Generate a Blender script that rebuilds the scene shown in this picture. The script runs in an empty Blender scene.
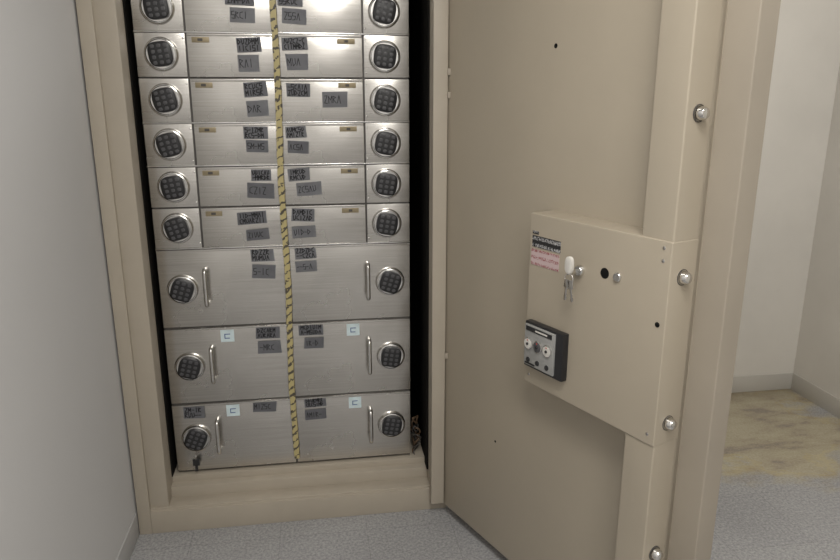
import bpy, bmesh, math, random
from mathutils import Vector, Matrix
random.seed(7)
scene=bpy.context.scene
scene.view_settings.view_transform='Standard'
scene.view_settings.look='None'
scene.view_settings.exposure=0.0

# ------------------------------------------------------------------ materials
def newmat(name):
    m=bpy.data.materials.new(name); m.use_nodes=True
    nt=m.node_tree; b=nt.nodes['Principled BSDF']
    return m,nt,b
def N(nt,t,**k):
    n=nt.nodes.new(t)
    for a,v in k.items(): setattr(n,a,v)
    return n
def ramp(nt,stops,fac=None):
    r=N(nt,'ShaderNodeValToRGB'); e=r.color_ramp.elements
    e[0].position=stops[0][0]; e[0].color=(*stops[0][1],1)
    e[1].position=stops[1][0]; e[1].color=(*stops[1][1],1)
    for p,c in stops[2:]:
        x=e.new(p); x.color=(*c,1)
    if fac is not None: nt.links.new(fac,r.inputs[0])
    return r
def coords(nt,scale=(1,1,1),rot=(0,0,0),loc=(0,0,0)):
    tc=N(nt,'ShaderNodeTexCoord'); mp=N(nt,'ShaderNodeMapping')
    mp.inputs['Scale'].default_value=scale; mp.inputs['Rotation'].default_value=rot; mp.inputs['Location'].default_value=loc
    nt.links.new(tc.outputs['Object'],mp.inputs[0]); return mp.outputs[0]
def noise(nt,vec,scale,detail=3,rough=.5):
    n=N(nt,'ShaderNodeTexNoise'); n.inputs['Scale'].default_value=scale; n.inputs['Detail'].default_value=detail
    n.inputs['Roughness'].default_value=rough
    nt.links.new(vec,n.inputs['Vector']); return n.outputs['Fac']
def bump(nt,b,h,strength,dist=.001):
    bp=N(nt,'ShaderNodeBump'); bp.inputs['Strength'].default_value=strength; bp.inputs['Distance'].default_value=dist
    nt.links.new(h,bp.inputs['Height']); nt.links.new(bp.outputs[0],b.inputs['Normal'])
def paint(name,c,var=.06,rough=.45,nscale=3,bs=.15,bscale=180,spec=.4,dirt=0):
    m,nt,b=newmat(name); v=coords(nt)
    n=noise(nt,v,nscale,5,.6)
    lo=tuple(x*(1-var) for x in c); hi=tuple(min(1,x*(1+var)) for x in c)
    r=ramp(nt,[(.3,lo),(.7,hi)],n); out=r.outputs[0]
    if dirt:
        d=ramp(nt,[(.66,(0,0,0)),(.74,(dirt,dirt,dirt))],noise(nt,coords(nt,(1,1,1),(0,0,0),(3,1,2)),7,6,.75))
        mx=N(nt,'ShaderNodeMix',data_type='RGBA'); nt.links.new(d.outputs[0],mx.inputs['Factor'])
        nt.links.new(out,mx.inputs['A']); mx.inputs['B'].default_value=(c[0]*.6,c[1]*.55,c[2]*.48,1); out=mx.outputs['Result']
    nt.links.new(out,b.inputs['Base Color'])
    b.inputs['Roughness'].default_value=rough; b.inputs['Specular IOR Level'].default_value=spec
    if bs: bump(nt,b,noise(nt,v,bscale,2),bs)
    return m
def plain(name,c,rough=.5,metal=0,spec=.5):
    m,nt,b=newmat(name); v=coords(nt)
    n=noise(nt,v,40,3)
    r=ramp(nt,[(.3,tuple(x*.9 for x in c)),(.7,tuple(min(1,x*1.08) for x in c))],n)
    nt.links.new(r.outputs[0],b.inputs['Base Color'])
    b.inputs['Roughness'].default_value=rough; b.inputs['Metallic'].default_value=metal; b.inputs['Specular IOR Level'].default_value=spec
    return m
BEIGE=paint('beige_enamel',(.405,.355,.280),.04,.38,2.5,.12,220)
BEIGE_L=paint('beige_enamel_frame',(.40,.355,.29),.06,.45,4,.12,220,.4,.3)
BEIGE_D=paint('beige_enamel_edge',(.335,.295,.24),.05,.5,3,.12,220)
WALL_L=paint('wall_paint_grey',(.60,.60,.605),.02,.7,1.2,.2,120,.2)
WALL_R=paint('wall_paint_warm',(.66,.635,.59),.05,.7,2,.2,120,.2,.22)
CEIL=paint('ceiling_tile',(.75,.75,.73),.03,.9,5,.3,60,.1)
BASE_L=paint('vinyl_base_grey',(.50,.50,.50),.03,.5,3,0)
BASE_R=paint('vinyl_base_warm',(.52,.50,.46),.05,.5,3,0,120,.4,.6)
GAP_SHADE=plain('gap_shade_black',(.012,.011,.010),.8,0,.1)  # near-black colour stands in for the shade inside the safe
CARC=plain('locker_carcass',(.10,.095,.09),.5,.7)
BLACK=plain('black_plastic',(.018,.018,.02),.38)
BUTTON=plain('keypad_button',(.075,.075,.08),.45)
CHROME=plain('satin_chrome',(.68,.67,.65),.2,1)
STEEL=plain('bright_steel',(.72,.71,.69),.16,1)
BRASS=plain('brass_plate',(.30,.25,.16),.45,.5)
BLUE=plain('pale_sticker',(.62,.73,.76),.6)
WHITEP=plain('white_plastic',(.62,.6,.56),.35)
GREYP=plain('clear_cover_grey',(.34,.34,.33),.2,.1)
DARKH=plain('hole_dark',(.01,.01,.01),.9,0,.1)
RED=plain('red_mark',(.45,.05,.04),.5)
CABLE=plain('cable_brown',(.09,.055,.03),.6)
SCUFF=plain('scuffed_metal',(.07,.065,.06),.6)
INKB=plain('blue_ink',(.06,.12,.3))
INK=plain('marker_ink',(.018,.018,.022),.6)

def stainless():
    m,nt,b=newmat('brushed_stainless')
    v=coords(nt,(2,2,260)); n=noise(nt,v,1.5,4,.6)
    v2=coords(nt,(1,1,1)); n2=noise(nt,v2,3.5,4,.6)
    r=ramp(nt,[(.25,(.50,.48,.45)),(.75,(.68,.66,.625))],n)
    nt.links.new(r.outputs[0],b.inputs['Base Color'])
    b.inputs['Metallic'].default_value=.95
    mr=N(nt,'ShaderNodeMapRange'); mr.inputs[3].default_value=.15; mr.inputs[4].default_value=.36
    nt.links.new(n2,mr.inputs[0]); nt.links.new(mr.outputs[0],b.inputs['Roughness'])
    n3=noise(nt,coords(nt,(1,1,1)),5,2,.5)
    b1=N(nt,'ShaderNodeBump'); b1.inputs['Strength'].default_value=.5; b1.inputs['Distance'].default_value=.008
    nt.links.new(n3,b1.inputs['Height'])
    b2=N(nt,'ShaderNodeBump'); b2.inputs['Strength'].default_value=.14; b2.inputs['Distance'].default_value=.0008
    nt.links.new(n,b2.inputs['Height']); nt.links.new(b1.outputs[0],b2.inputs['Normal']); nt.links.new(b2.outputs[0],b.inputs['Normal'])
    return m
SS=stainless()

def tape(name,base,ink,seed,th=.56,metal=0):
    m,nt,b=newmat(name)
    v=coords(nt,(1,1,1),(0,0,0),(seed,seed*.7,seed*1.3))
    n=N(nt,'ShaderNodeTexWave'); n.inputs['Scale'].default_value=42; n.inputs['Distortion'].default_value=14
    n.inputs['Detail'].default_value=3; n.inputs['Detail Scale'].default_value=3.2; n.bands_direction='X'
    nt.links.new(v,n.inputs['Vector'])
    w=N(nt,'ShaderNodeTexWave'); w.inputs['Scale'].default_value=17; w.bands_direction='Z'; w.inputs['Distortion'].default_value=1.0
    nt.links.new(v,w.inputs['Vector'])
    mu=N(nt,'ShaderNodeMath',operation='MULTIPLY'); nt.links.new(n.outputs['Fac'],mu.inputs[0]); nt.links.new(w.outputs['Fac'],mu.inputs[1])
    r=ramp(nt,[(th-.05,base),(th,ink)],mu.outputs[0])
    nt.links.new(r.outputs[0],b.inputs['Base Color']); b.inputs['Roughness'].default_value=.45
    return m
TAPES=[plain('grey_tape_%d'%i,(.26+.035*i,.265+.035*i,.29+.035*i),.42,.15) for i in range(3)]
TAPEB=tape('black_label',(.02,.02,.022),(.45,.45,.45),2.2,.45)
TAPEP=tape('pale_label',(.54,.42,.42),(.32,.12,.12),4.2,.5)

def hazard():
    m,nt,b=newmat('yellow_seal_tape')
    v=coords(nt,(1,1,1),(0,math.radians(38),0))
    w=N(nt,'ShaderNodeTexWave'); w.inputs['Scale'].default_value=13; w.bands_direction='Z'; w.inputs['Distortion'].default_value=3; w.inputs['Detail Scale'].default_value=6
    nt.links.new(v,w.inputs['Vector'])
    n=noise(nt,coords(nt),110,3)
    mu=N(nt,'ShaderNodeMath',operation='MULTIPLY'); nt.links.new(w.outputs['Fac'],mu.inputs[0]); nt.links.new(n,mu.inputs[1])
    r=ramp(nt,[(.36,(.47,.40,.19)),(.41,(.07,.06,.045))],mu.outputs[0])
    nt.links.new(r.outputs[0],b.inputs['Base Color']); b.inputs['Roughness'].default_value=.4
    return m
HAZ=hazard()

def floor_mat():
    m,nt,b=newmat('speckled_vinyl_tile')
    v=coords(nt)
    n1=noise(nt,v,110,4,.7); n2=noise(nt,v,2.2,4)
    r=ramp(nt,[(.32,(.235,.235,.24)),(.5,(.355,.355,.36)),(.66,(.475,.475,.475))],n1)
    r2=ramp(nt,[(.3,(.84,.84,.84)),(.7,(1,1,1))],n2)
    mx=N(nt,'ShaderNodeMix',data_type='RGBA',blend_type='MULTIPLY'); mx.inputs['Factor'].default_value=1
    nt.links.new(r.outputs[0],mx.inputs['A']); nt.links.new(r2.outputs[0],mx.inputs['B'])
    br=N(nt,'ShaderNodeTexBrick'); br.offset=0; br.inputs['Scale'].default_value=1
    br.inputs['Color1'].default_value=(1,1,1,1); br.inputs['Color2'].default_value=(.94,.94,.95,1); br.inputs['Mortar'].default_value=(.80,.80,.80,1)
    br.inputs['Mortar Size'].default_value=.0016; br.inputs['Brick Width'].default_value=.305; br.inputs['Row Height'].default_value=.305
    nt.links.new(coords(nt,(1,1,1),(0,0,0),(.12,.09,0)),br.inputs['Vector'])
    mx2=N(nt,'ShaderNodeMix',data_type='RGBA',blend_type='MULTIPLY'); mx2.inputs['Factor'].default_value=1
    nt.links.new(mx.outputs['Result'],mx2.inputs['A']); nt.links.new(br.outputs['Color'],mx2.inputs['B'])
    # old adhesive / water stain near the far corner: soft wash + harder streaks
    g=N(nt,'ShaderNodeTexGradient',gradient_type='SPHERICAL')
    nt.links.new(coords(nt,(1.05,1.2,1),(0,0,0),(-2.55*1.05,-.50*1.2,0)),g.inputs['Vector'])
    n3=noise(nt,coords(nt,(1.0,1.6,1)),3.2,5,.6)
    ad=N(nt,'ShaderNodeMath',operation='ADD'); nt.links.new(g.outputs['Fac'],ad.inputs[0]); nt.links.new(n3,ad.inputs[1])
    mk=ramp(nt,[(.80,(0,0,0)),(1.15,(.80,.80,.80)),(.90,(.30,.30,.30)),(1.02,(.55,.55,.55))],ad.outputs[0])
    st=ramp(nt,[(.36,(.20,.14,.06)),(.45,(.38,.30,.14)),(.60,(.47,.40,.22))],noise(nt,coords(nt,(1,2.2,1)),4.5,5,.65))
    mx3=N(nt,'ShaderNodeMix',data_type='RGBA'); nt.links.new(mk.outputs[0],mx3.inputs['Factor'])
    nt.links.new(mx2.outputs['Result'],mx3.inputs['A']); nt.links.new(st.outputs[0],mx3.inputs['B'])
    # grime line against the back wall
    sp=N(nt,'ShaderNodeSeparateXYZ'); nt.links.new(v,sp.inputs[0])
    gr=N(nt,'ShaderNodeMapRange'); gr.inputs[1].default_value=.66; gr.inputs[2].default_value=.80; nt.links.new(sp.outputs['Y'],gr.inputs[0])
    gm=N(nt,'ShaderNodeMath',operation='MULTIPLY'); nt.links.new(gr.outputs[0],gm.inputs[0]); nt.links.new(noise(nt,v,9,5,.7),gm.inputs[1])
    mx4=N(nt,'ShaderNodeMix',data_type='RGBA'); nt.links.new(gm.outputs[0],mx4.inputs['Factor'])
    nt.links.new(mx3.outputs['Result'],mx4.inputs['A']); mx4.inputs['B'].default_value=(.12,.085,.045,1)
    nt.links.new(mx4.outputs['Result'],b.inputs['Base Color'])
    b.inputs['Roughness'].default_value=.42; b.inputs['Specular IOR Level'].default_value=.4
    return m
FLOOR=floor_mat()

# ------------------------------------------------------------------ geometry helpers
def link(o,parent=None):
    bpy.context.collection.objects.link(o)
    if parent is not None: o.parent=parent
    return o
def empty(name,loc=(0,0,0),rz=0):
    e=bpy.data.objects.new(name,None); e.location=loc; e.rotation_euler=(0,0,rz); e.empty_display_size=.1
    return link(e)
def addbox(bm,x0,x1,y0,y1,z0,z1,bev=0,seg=2,mi=0):
    t=bmesh.new(); bmesh.ops.create_cube(t,size=1)
    for v in t.verts: v.co=Vector(((x0+x1)/2+v.co.x*(x1-x0),(y0+y1)/2+v.co.y*(y1-y0),(z0+z1)/2+v.co.z*(z1-z0)))
    if bev: bmesh.ops.bevel(t,geom=t.edges[:],offset=bev,segments=seg,profile=.6,affect='EDGES')
    for f in t.faces: f.material_index=mi
    me=bpy.data.meshes.new('t'); t.to_mesh(me); t.free(); bm.from_mesh(me); bpy.data.meshes.remove(me)
def mkobj(name,bm,mats,parent=None,smooth=None):
    bmesh.ops.recalc_face_normals(bm,faces=bm.faces[:])
    me=bpy.data.meshes.new(name); bm.to_mesh(me); bm.free()
    for m in (mats if isinstance(mats,(list,tuple)) else [mats]): me.materials.append(m)
    o=bpy.data.objects.new(name,me); link(o,parent)
    if smooth:
        for p in me.polygons: p.use_smooth=True
        try: me.set_sharp_from_angle(angle=math.radians(smooth))
        except Exception: pass
    return o
def box(name,x0,x1,y0,y1,z0,z1,mat,parent=None,bev=0,seg=2):
    bm=bmesh.new(); addbox(bm,x0,x1,y0,y1,z0,z1,bev,seg); return mkobj(name,bm,mat,parent,35 if bev else None)
def boxes(name,lst,mats,parent=None,bev=0,seg=2):
    bm=bmesh.new()
    for b in lst: addbox(bm,*b[:6],bev,seg,b[6] if len(b)>6 else 0)
    return mkobj(name,bm,mats,parent,35 if bev else None)
def lathe(bm,prof,M,seg=32,mi=0):
    """prof: (r, h) pairs, axis = local -Y (toward viewer)."""
    rings=[]
    for r,h in prof:
        if r<1e-6: rings.append([bm.verts.new(M@Vector((0,-h,0)))])
        else: rings.append([bm.verts.new(M@Vector((r*math.cos(2*math.pi*i/seg),-h,r*math.sin(2*math.pi*i/seg)))) for i in range(seg)])
    for a,b in zip(rings[:-1],rings[1:]):
        for i in range(seg):
            j=(i+1)%seg
            if len(a)==1 and len(b)==1: continue
            if len(a)==1: f=bm.faces.new((a[0],b[i],b[j]))
            elif len(b)==1: f=bm.faces.new((a[i],a[j],b[0]))
            else: f=bm.faces.new((a[i],a[j],b[j],b[i]))
            f.material_index=mi
def superpad(bm,w,h,y0,y1,M,mi,n=3.2,seg=36,dome=.0015):
    rings=[]
    for k,(sc,yy) in enumerate([(1,y0),(1,y1-.0015),(.95,y1),(.6,y1+dome),(0,y1+dome)]):
        if sc==0: rings.append([bm.verts.new(M@Vector((0,-yy,0)))]); continue
        ring=[]
        for i in range(seg):
            t=2*math.pi*i/seg; c,s=math.cos(t),math.sin(t)
            ring.append(bm.verts.new(M@Vector((w*sc*math.copysign(abs(c)**(2/n),c),-yy,h*sc*math.copysign(abs(s)**(2/n),s)))))
        rings.append(ring)
    for a,b in zip(rings[:-1],rings[1:]):
        for i in range(seg):
            j=(i+1)%seg
            f=bm.faces.new((a[i],a[j],b[0])) if len(b)==1 else bm.faces.new((a[i],a[j],b[j],b[i]))
            f.material_index=mi
def tube(name,pts,r,mat,parent=None,cyclic=False,res=3):
    cu=bpy.data.curves.new(name,'CURVE'); cu.dimensions='3D'; cu.bevel_depth=r; cu.bevel_resolution=res; cu.use_fill_caps=True
    s=cu.splines.new('POLY'); s.points.add(len(pts)-1); s.use_cyclic_u=cyclic
    for p,q in zip(s.points,pts): p.co=(*q,1)
    cu.materials.append(mat); o=bpy.data.objects.new(name,cu); return link(o,parent)
def ring(name,c,R,r,mat,parent,axis='Y',n=24):
    pts=[]
    for i in range(n):
        t=2*math.pi*i/n; a,b=R*math.cos(t),R*math.sin(t)
        pts.append({'Y':(c[0]+a,c[1],c[2]+b),'X':(c[0],c[1]+a,c[2]+b),'Z':(c[0]+a,c[1]+b,c[2])}[axis])
    return tube(name,pts,r,mat,parent,True,2)

# ------------------------------------------------------------------ room
XL,XR,YB,YF,H=-.006,3.11,.80,-4.4,2.75
T=.1
box('floor',XL-T,XR+T,YF-T,YB+T,-.1,0,FLOOR)
box('ceiling',XL-T,XR+T,YF-T,YB+T,H,H+.1,CEIL)
box('wall_left',XL-T,XL,YF-T,YB+T,0,H,WALL_L)
box('wall_right',XR,XR+T,YF-T,YB+T,0,H,WALL_R)
box('wall_back',XL,XR,YB,YB+T,0,H,WALL_R)
box('wall_front',XL,XR,YF-T,YF,0,H,WALL_L)
def baseboard(name,x0,x1,y0,y1,mat): box(name,x0,x1,y0,y1,0,.09,mat,None,.002)
baseboard('baseboard_left',XL,XL+.005,YF,-.003,BASE_L)
baseboard('baseboard_back',1.2,XR,YB-.006,YB,BASE_R)
baseboard('baseboard_right',XR-.006,XR,YF,YB-.006,BASE_R)
baseboard('baseboard_front',XL+.006,XR-.006,YF,YF+.006,BASE_L)

# ------------------------------------------------------------------ safe body
safe=empty('walk_up_safe')
W=1.10; ZT=2.12; D=.78
bm=bmesh.new()
for b in [(0,.043,0,.06,0,ZT),(W-.02,W,0,.06,0,ZT),(.043,W-.02,0,.06,0,.088),(.043,W-.02,0,.06,ZT-.05,ZT)]: addbox(bm,*b,.0025)
mkobj('frame_lip',bm,BEIGE_L,safe,35)
boxes('frame_inner',[(.04,.105,.014,.20,.08,ZT-.04),(1.04,W-.018,.014,.20,.08,ZT-.04),(.10,1.042,.014,.20,ZT-.12,ZT-.04)],BEIGE_L,safe,.003)
boxes('sill',[(.04,W-.018,.008,.075,.06,.096),(.10,1.045,.07,.30,.06,.137),(.104,1.042,.105,.30,.12,.160)],BEIGE_L,safe,.003)
boxes('shell',[(0,.04,.06,D,0,ZT),(W-.04,W,.06,D,0,ZT),(.04,W-.04,.06,D,ZT-.04,ZT),(.04,W-.04,.06,D,0,.06),(.04,W-.04,D-.03,D,.06,ZT-.04)],BEIGE,safe)
boxes('interior_shade',[(.04,.046,.20,D-.035,.06,ZT-.04),(W-.046,W-.04,.20,D-.035,.06,ZT-.04),(.046,W-.046,D-.04,D-.03,.06,ZT-.04),(.046,W-.046,.301,D-.04,.06,.08),(.046,W-.046,.2,D-.04,ZT-.05,ZT-.04)],GAP_SHADE,safe)  # added inner sheets, the dim interior's shade is put into their colour
box('jamb_shade',1.034,1.0395,.05,.20,.138,ZT-.12,GAP_SHADE,safe)  # added dark sheet, paints the shade of the gap right of the lockers
boxes('jamb_shade',[(.105,.108,.098,.20,.162,ZT-.12)],GAP_SHADE,safe)  # same on the left: thin black sheet painting the gap's shade

# ------------------------------------------------------------------ locker bank
bank=empty('safe_deposit_locker_bank',(0,0,0))
YL=.12; X0,X1,XM=.123,.983,.553
rows_large=[(.168,.435),(.435,.720),(.720,1.000)]
rows_small=[(1.000,1.139),(1.139,1.274),(1.274,1.413),(1.413,1.553),(1.553,1.690),(1.690,1.830),(1.830,1.965)]
box('carcass',X0+.003,X1-.003,YL+.006,.70,.166,1.965,CARC,bank)
g=.0018
def keypad(name,x,z,rot,R=.052):
    M=Matrix.Translation((x,YL,z))
    bm=bmesh.new()
    lathe(bm,[(R,-.001),(R,.006),(R*.97,.012),(R*.92,.017),(R*.87,.018),(R*.84,.014),(0,.014)],M,40,0)
    M2=M@Matrix.Rotation(rot,4,'Y')
    superpad(bm,R*.70,R*.72,.010,.024,M2,1,3.2)
    for r in range(4):
        for c in range(3):
            Mb=M2@Matrix.Translation(((c-1)*R*.38,-.0243,(1.5-r)*R*.32))
            superpad(bm,R*.12,R*.105,0,.002,Mb,2,3,12,.0005)
    mkobj(name,bm,[CHROME,BLACK,BUTTON],bank,40)
def pull(name,x,z,L=.125):
    pts=[]
    r=.012; off=.030
    pts.append((x,YL+.001,z-L/2))
    for k in range(5):
        t=k/4*math.pi/2; pts.append((x,YL-off+r-r*math.sin(t),z-L/2+r-r*math.cos(t)))
    for k in range(5):
        t=k/4*math.pi/2; pts.append((x,YL-off+r-r*math.cos(t),z+L/2-r+r*math.sin(t)))
    pts.append((x,YL+.001,z+L/2))
    tube(name,pts,.0075,CHROME,bank,False,4)
def stroke(bm,pts,w,y,mi):
    for a,b in zip(pts[:-1],pts[1:]):
        d=Vector((b[0]-a[0],b[1]-a[1]));
        if d.length<1e-5: continue
        n=Vector((-d.y,d.x)).normalized()*w/2; e=d.normalized()*w*.3
        q=[(a[0]-e.x+n.x,a[1]-e.y+n.y),(b[0]+e.x+n.x,b[1]+e.y+n.y),(b[0]+e.x-n.x,b[1]+e.y-n.y),(a[0]-e.x-n.x,a[1]-e.y-n.y)]
        f=bm.faces.new([bm.verts.new((p[0],y,p[1])) for p in q]); f.material_index=mi
GL=[[(0,0),(0,1),(.8,.5),(0,0)],[(0,0),(.4,1),(.8,0)],[(0,1),(.8,1),(.1,0),(.8,0)],[(.8,1),(.1,.8),(.1,.2),(.8,0)],[(0,0),(0,1),(.4,.4),(.8,1),(.8,0)],[(0,.5),(.8,.5)],[(0,0),(0,1),(.7,.8),(0,.5),(.8,0)],[(0,1),(.2,0),(.8,.3),(.7,1)],[(.4,0),(.4,1)],[(.8,1),(0,1),(0,.5),(.8,.5),(.7,0),(0,0)]]
def tapepc(x0,x1,z0,z1,heavy=False,tilt=0):
    x,z=(x0+x1)/2,(z0+z1)/2; w,h=(x1-x0),(z1-z0)
    bm=bmesh.new(); nx=8
    vs=[]
    for i in range(nx+1):
        for s in (0,1):
            jx=random.uniform(-.002,.002) if i in(0,nx) else 0
            vs.append(bm.verts.new((x+(i/nx-.5)*w+jx,YL-.0042-random.random()*.0006,z+(s-.5)*h)))
    for i in range(nx): bm.faces.new((vs[2*i],vs[2*i+2],vs[2*i+3],vs[2*i+1]))
    bmesh.ops.solidify(bm,geom=bm.faces[:],thickness=.0003)
    lines=2 if heavy else 1
    lh=h*(.36 if heavy else .46)
    for L in range(lines):
        zb=z+h/2-h*.10-lh-L*(lh+h*.08) if heavy else z-lh/2
        cx=x-w*.42; cw=lh*(.62 if heavy else .55)
        end=x+w*(.44 if heavy else .34)
        while cx+cw<end:
            gl=random.choice(GL)
            stroke(bm,[(cx+p[0]*cw+random.uniform(-.0006,.0006),zb+p[1]*lh+random.uniform(-.001,.001)) for p in gl],.0028 if heavy else .0020,YL-.0054,1)
            cx+=cw*1.12
    bmesh.ops.rotate(bm,verts=bm.verts[:],cent=(x,YL,z),matrix=Matrix.Rotation(math.radians(tilt),3,'Y'))
    mkobj('label_tape',bm,[random.choice(TAPES),INK],bank)

for i,(a,b) in enumerate(rows_small):
    for (p,q) in [(X0,X0+.152),(X0+.156,XM-.002),(XM+.002,X1-.154),(X1-.150,X1)]:
        bm=bmesh.new(); cx,cz=(p+q)/2,(a+b)/2; hw=(q-p)/2-.001; hh=(b-a)/2-g-.001
        addbox(bm,-hw,hw,0,.016,-hh,hh,.0012)
        o=mkobj('locker_door',bm,SS,bank,35); o.location=(cx,YL,cz)
        o.rotation_euler=(math.radians(random.uniform(-.5,.3)),0,math.radians(random.uniform(-.35,.35)))
    zc=(a+b)/2
    keypad('keypad',X0+.078,zc+.002,math.radians(random.uniform(-16,-4)))
    keypad('keypad',X1-.082,zc,math.radians(random.uniform(4,18)))
    boxes('door_top_lip',[(X0+.158,XM-.004,YL-.004,YL+.002,b-.010,b-.003),(XM+.004,X1-.156,YL-.004,YL+.002,b-.010,b-.003)],SS,bank,.001)
    boxes('number_plate',[(X0+.172,X0+.225,YL-.0025,YL+.001,b-.030,b-.014),(X1-.235,X1-.178,YL-.0025,YL+.001,b-.030,b-.014)],BRASS,bank,.0004)
    boxes('number_mark',[(X0+.190,X0+.205,YL-.0032,YL-.002,b-.026,b-.018),(X1-.212,X1-.200,YL-.0032,YL-.002,b-.026,b-.018)],SCUFF,bank)
    bm=bmesh.new()
    for xx in (X0+.146,X1-.144):
        for zz in (a+.018,b-.018): lathe(bm,[(.003,-.001),(.003,.001),(.0015,.002),(0,.002)],Matrix.Translation((xx,YL,zz)),12)
    mkobj('rivets',bm,CHROME,bank,40)
for a,b in rows_large:
    for (p,q) in [(X0,XM-.002),(XM+.002,X1)]:
        bm=bmesh.new(); cx,cz=(p+q)/2,(a+b)/2; hw=(q-p)/2-.001; hh=(b-a)/2-.0035
        addbox(bm,-hw,hw,0,.018,-hh,hh,.0015)
        o=mkobj('large_locker_door',bm,SS,bank,35); o.location=(cx,YL,cz)
        o.rotation_euler=(math.radians(random.uniform(-.2,.2)),0,math.radians(random.uniform(-.15,.15)))
    zc=(a+b)/2
    keypad('keypad',X0+.077,zc,math.radians(random.uniform(14,28)))
    keypad('keypad',X1-.073,zc,math.radians(random.uniform(8,20)))
    pull('pull_handle',X0+.156,zc+.006); pull('pull_handle',X1-.152,zc+.006)
    boxes('door_top_lip',[(X0+.002,XM-.004,YL-.005,YL+.002,b-.010,b-.004),(XM+.004,X1-.002,YL-.005,YL+.002,b-.010,b-.004)],SS,bank,.001)
for z in (1.000,1.2755,1.413,1.690): box('unit_rail',X0,X1,YL-.003,YL+.01,z-.0018,z+.0025,STEEL,bank,.0008)
sm={0:[(-.157,-.06,.018,.060),(-.13,-.055,.078,.115),(.024,.10,.012,.055),(.024,.102,.072,.112)],
    1:[(-.103,-.037,.012,.05),(-.117,-.03,.058,.108),(.02,.09,.010,.052),(.043,.127,.058,.102)],
    2:[(-.118,-.04,.012,.052),(-.112,-.04,.056,.095),(.016,.085,.012,.050),(.023,.092,.060,.100)],
    3:[(-.109,-.035,.012,.058),(-.103,-.035,.070,.120),(.026,.103,.016,.058),(.141,.224,.042,.092)],
    4:[(-.123,-.047,.014,.058),(-.12,-.054,.066,.118),(.02,.10,.012,.050),(.03,.10,.062,.112)],
    5:[(-.147,-.06,.012,.058),(-.137,-.06,.066,.110),(.013,.09,.012,.058),(.025,.10,.066,.112)],
    6:[(-.12,-.05,.012,.058),(.02,.09,.012,.058)]}
for i,l in sm.items():
    top=rows_small[i][1]
    for k,(p,q,u,v) in enumerate(l): tapepc(XM+p,XM+q,top-v,top-u,k%2==0,random.uniform(-4,4))
lg={2:[(-.12,-.042,.006,.052),(-.12,-.04,.064,.112),(.028,.10,.006,.048),(.028,.10,.056,.094)],
    1:[(-.12,-.036,.010,.052),(-.115,-.035,.062,.108),(.03,.115,.006,.048),(.047,.115,.058,.098)],
    0:[(-.39,-.317,.010,.056),(-.148,-.063,.006,.048),(.037,.114,.006,.042),(.037,.114,.052,.092)]}
for i,l in lg.items():
    top=rows_large[i][1]
    for k,(p,q,u,v) in enumerate(l): tapepc(XM+p,XM+q,top-v,top-u,k%2==0,random.uniform(-4,4))
for i in (0,1):
    top=rows_large[i][1]
    for x in (-.218,.222):
        box('pale_sticker',XM+x-.023,XM+x+.023,YL-.0016,YL,top-.058,top-.014,BLUE,bank)
        boxes('sticker_mark',[(XM+x-.010,XM+x+.010,YL-.0022,YL-.0014,top-.031,top-.028),(XM+x-.010,XM+x-.007,YL-.0022,YL-.0014,top-.046,top-.028),(XM+x-.010,XM+x+.008,YL-.0022,YL-.0014,top-.046,top-.043)],INKB,bank)
bm=bmesh.new(); zs=[.19+i*(1.955-.19)/60 for i in range(61)]; pr=None
for z in zs:
    c=XM-.002+.003*math.sin(z*9)
    l=bm.verts.new((c-.010+random.uniform(-.0012,.0012),YL-.0070,z)); r=bm.verts.new((c+.009+random.uniform(-.0012,.0012),YL-.0068,z))
    if pr: bm.faces.new((pr[0],pr[1],r,l))
    pr=(l,r)
mkobj('seal_tape',bm,HAZ,bank)
kx,kz=X0+.070,.232
ring('key_ring',(kx,YL-.012,kz),.011,.0012,CHROME,bank,'X')
boxes('hanging_key',[(kx-.012,kx+.012,YL-.016,YL-.012,kz-.036,kz-.010),(kx-.005,kx+.005,YL-.016,YL-.013,kz-.058,kz-.030)],BLACK,bank,.001)

cord=empty('coiled_cord',(0,0,0)); pts=[]
for i in range(120):
    t=i/119; pts.append((1.008+.011*math.sin(t*31)+.004*math.sin(t*77),.17+.03*math.cos(t*23),.1415+.16*t+.012*math.sin(t*47)))
tube('cord_loop',pts,.0035,CABLE,cord)
pts=[(p[0]*1.0+.003*math.sin(i),p[1]-.01,.1425+ (p[2]-.1415)*.8) for i,p in enumerate(pts[::2])]
tube('cord_strand',pts,.002,SCUFF,cord)

# ------------------------------------------------------------------ door
door=empty('safe_door',(1.08,-.03,0),math.radians(-67))
DZ0,DZ1=.045,2.08
XE=.957
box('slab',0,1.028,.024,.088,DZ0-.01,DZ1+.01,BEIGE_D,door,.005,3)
box('inner_panel',0,XE,0,.026,DZ0,DZ1,BEIGE,door,.003)
bm=bmesh.new(); addbox(bm,.872,XE,-.070,.026,DZ0+.002,DZ1-.002,.006,3)
mkobj('bolt_channel',bm,BEIGE,door,35)
bm=bmesh.new(); addbox(bm,.511,XE+.0012,-.0735,.010,.735,1.205,.004,3)
mkobj('lock_cover',bm,BEIGE,door,35)
for z in (.105,.445,.785,1.125,1.465,1.805):
    bm=bmesh.new(); M=Matrix.Translation((XE-.001,-.032,z))@Matrix.Rotation(math.radians(90),4,'Z')
    lathe(bm,[(.018,-.001),(.018,.003),(.0165,.0035)],M,28,1)
    lathe(bm,[(.014,.003),(.0135,.014),(.011,.019),(.005,.021),(0,.021)],M,28,0)
    mkobj('locking_bolt',bm,[STEEL,SCUFF],door,40)
fl=boxes('hinge_flange',[(1.035-1.08,1.082-1.08,-.016,.010,.05,2.07),],BEIGE_L,door,.004)
fl.rotation_euler=(0,0,math.radians(67))
fn=boxes('flange_notches',[(.0,.010,-.022,-.014,z,z+.02) for z in (1.49,1.56,.62)],BEIGE_D,door,.002); fn.rotation_euler=(0,0,math.radians(67))
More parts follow.
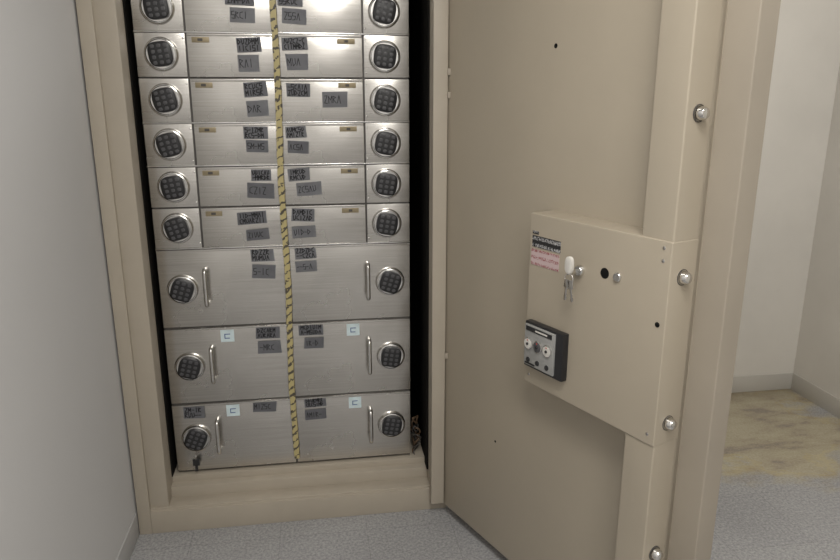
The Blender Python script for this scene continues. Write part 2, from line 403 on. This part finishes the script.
def disc(name,x,z,r,mat,y,h=.0015,prof=None):
    bm=bmesh.new(); lathe(bm,prof or [(r,-.001),(r,h*.6),(r*.8,h),(0,h)],Matrix.Translation((x,y,z)),20); mkobj(name,bm,mat,door,40)
disc('panel_hole',.494,1.62,.006,DARKH,0,.0008)
disc('panel_hole',.30,.43,.004,DARKH,0,.0008)
for z in (1.20,1.172): disc('cover_screw',.938,z-.01,.004,CHROME,-.0735)
disc('cover_screw',.938,1.02,.006,DARKH,-.0735)
disc('cover_screw',.53,.76,.004,CHROME,-.0735); disc('cover_screw',.938,.76,.004,CHROME,-.0735)
CY=-.0735
box('black_label',.522,.628,CY-.001,CY+.001,1.118,1.148,TAPEB,door)
box('black_label_top',.522,.545,CY-.001,CY+.001,1.152,1.160,TAPEB,door)
box('pale_label',.520,.625,CY-.001,CY+.001,1.070,1.112,TAPEP,door)
disc('key_cylinder',.700,1.090,.014,STEEL,CY,.01)
boxes('inserted_key',[(.697,.703,CY-.040,CY-.008,1.084,1.096)],STEEL,door,.001)
bm=bmesh.new(); superpad(bm,.012,.021,-.004,.004,Matrix.Translation((.700,CY-.038,1.108)),0,2.6); mkobj('key_bow',bm,WHITEP,door,40)
ring('key_loop',(.700,CY-.036,1.073),.014,.0012,STEEL,door,'Y')
for dx,dz,rt in ((-.006,-.03,6),(.006,-.034,-10)):
    k=boxes('spare_key',[(-.009,.009,-.0012,.0012,-.012,.010),(-.0035,.0035,-.001,.001,-.044,-.010),(.0035,.006,-.001,.001,-.040,-.034),(.0035,.005,-.001,.001,-.030,-.026)],STEEL,door,.0008)
    k.location=(.700+dx,CY-.036,1.062); k.rotation_euler=(0,math.radians(rt),0)
disc('key_hole',.778,1.10,.013,DARKH,CY,.001)
disc('button_cap',.818,1.10,.011,CHROME,CY,.006)
tx0,tx1,tz0,tz1=.530,.675,.793,.920
boxes('time_lock_case',[(tx0,tx1,CY-.020,CY+.001,tz0,tz1)],BLACK,door,.003)
boxes('time_lock_plate',[(tx0+.006,tx1-.026,CY-.026,CY-.018,tz0+.008,tz1-.006)],GREYP,door,.002)
for k in range(3):
    cx=tx0+.024+k*.0365; cz=(tz0+tz1)/2+.006
    disc('dial_rim',cx,cz,.0168,CHROME,CY-.026,.004)
    disc('dial_face',cx,cz,.0140,BUTTON if k==1 else WHITEP,CY-.0300,.001)
    disc('dial_hub',cx,cz,.004,BLACK,CY-.0305,.003)
    disc('winding_arbor',cx,tz0+.024,.007,BLACK,CY-.026,.003)
    disc('dial_pointer',cx,cz+.010,.002,RED,CY-.0308,.001)
boxes('time_lock_strip',[(tx0+.012,tx1-.034,CY-.0275,CY-.0255,tz1-.022,tz1-.010),(tx0+.012,tx0+.05,CY-.0275,CY-.0255,tz0+.012,tz0+.016)],BLACK,door)
boxes('time_lock_trim',[(tx0+.050,tx1-.05,CY-.0285,CY-.0270,tz1-.018,tz1-.014)],WHITEP,door)

# ------------------------------------------------------------------ lights
EM,nt,b=newmat('fluorescent_diffuser'); b.inputs['Base Color'].default_value=(.9,.9,.88,1)
b.inputs['Emission Color'].default_value=(1,.97,.925,1); b.inputs['Emission Strength'].default_value=1.5
def troffer(x,y,P,sx=.6,sy=1.2):
    e=empty('ceiling_light',(x,y,H))
    boxes('housing',[(-sx/2-.02,sx/2+.02,-sy/2-.02,sy/2+.02,-.03,0)],WHITEP,e,.003)
    box('diffuser',-sx/2,sx/2,-sy/2,sy/2,-.034,-.028,EM,e)
    l=bpy.data.lights.new('tube','AREA'); l.shape='RECTANGLE'; l.size=sx; l.size_y=sy; l.energy=P; l.color=(1,.965,.91)
    o=bpy.data.objects.new('tube',l); link(o,e); o.location=(0,0,-.045)
troffer(.85,-2.0,34)
troffer(1.2,-3.5,30)
troffer(2.55,-.6,14.5)
w=bpy.data.worlds.new('room_ambient'); scene.world=w; w.use_nodes=True
w.node_tree.nodes['Background'].inputs[0].default_value=(.8,.85,.9,1); w.node_tree.nodes['Background'].inputs[1].default_value=.1

# ------------------------------------------------------------------ camera
cd=bpy.data.cameras.new('camera'); cam=bpy.data.objects.new('camera',cd); link(cam)
cd.sensor_width=36; cd.lens=690*36/840; cd.clip_start=.02
cam.location=(.657,-2.245,1.5)
cam.rotation_euler=(math.radians(90-15),0,math.radians(-8.7))
scene.camera=cam
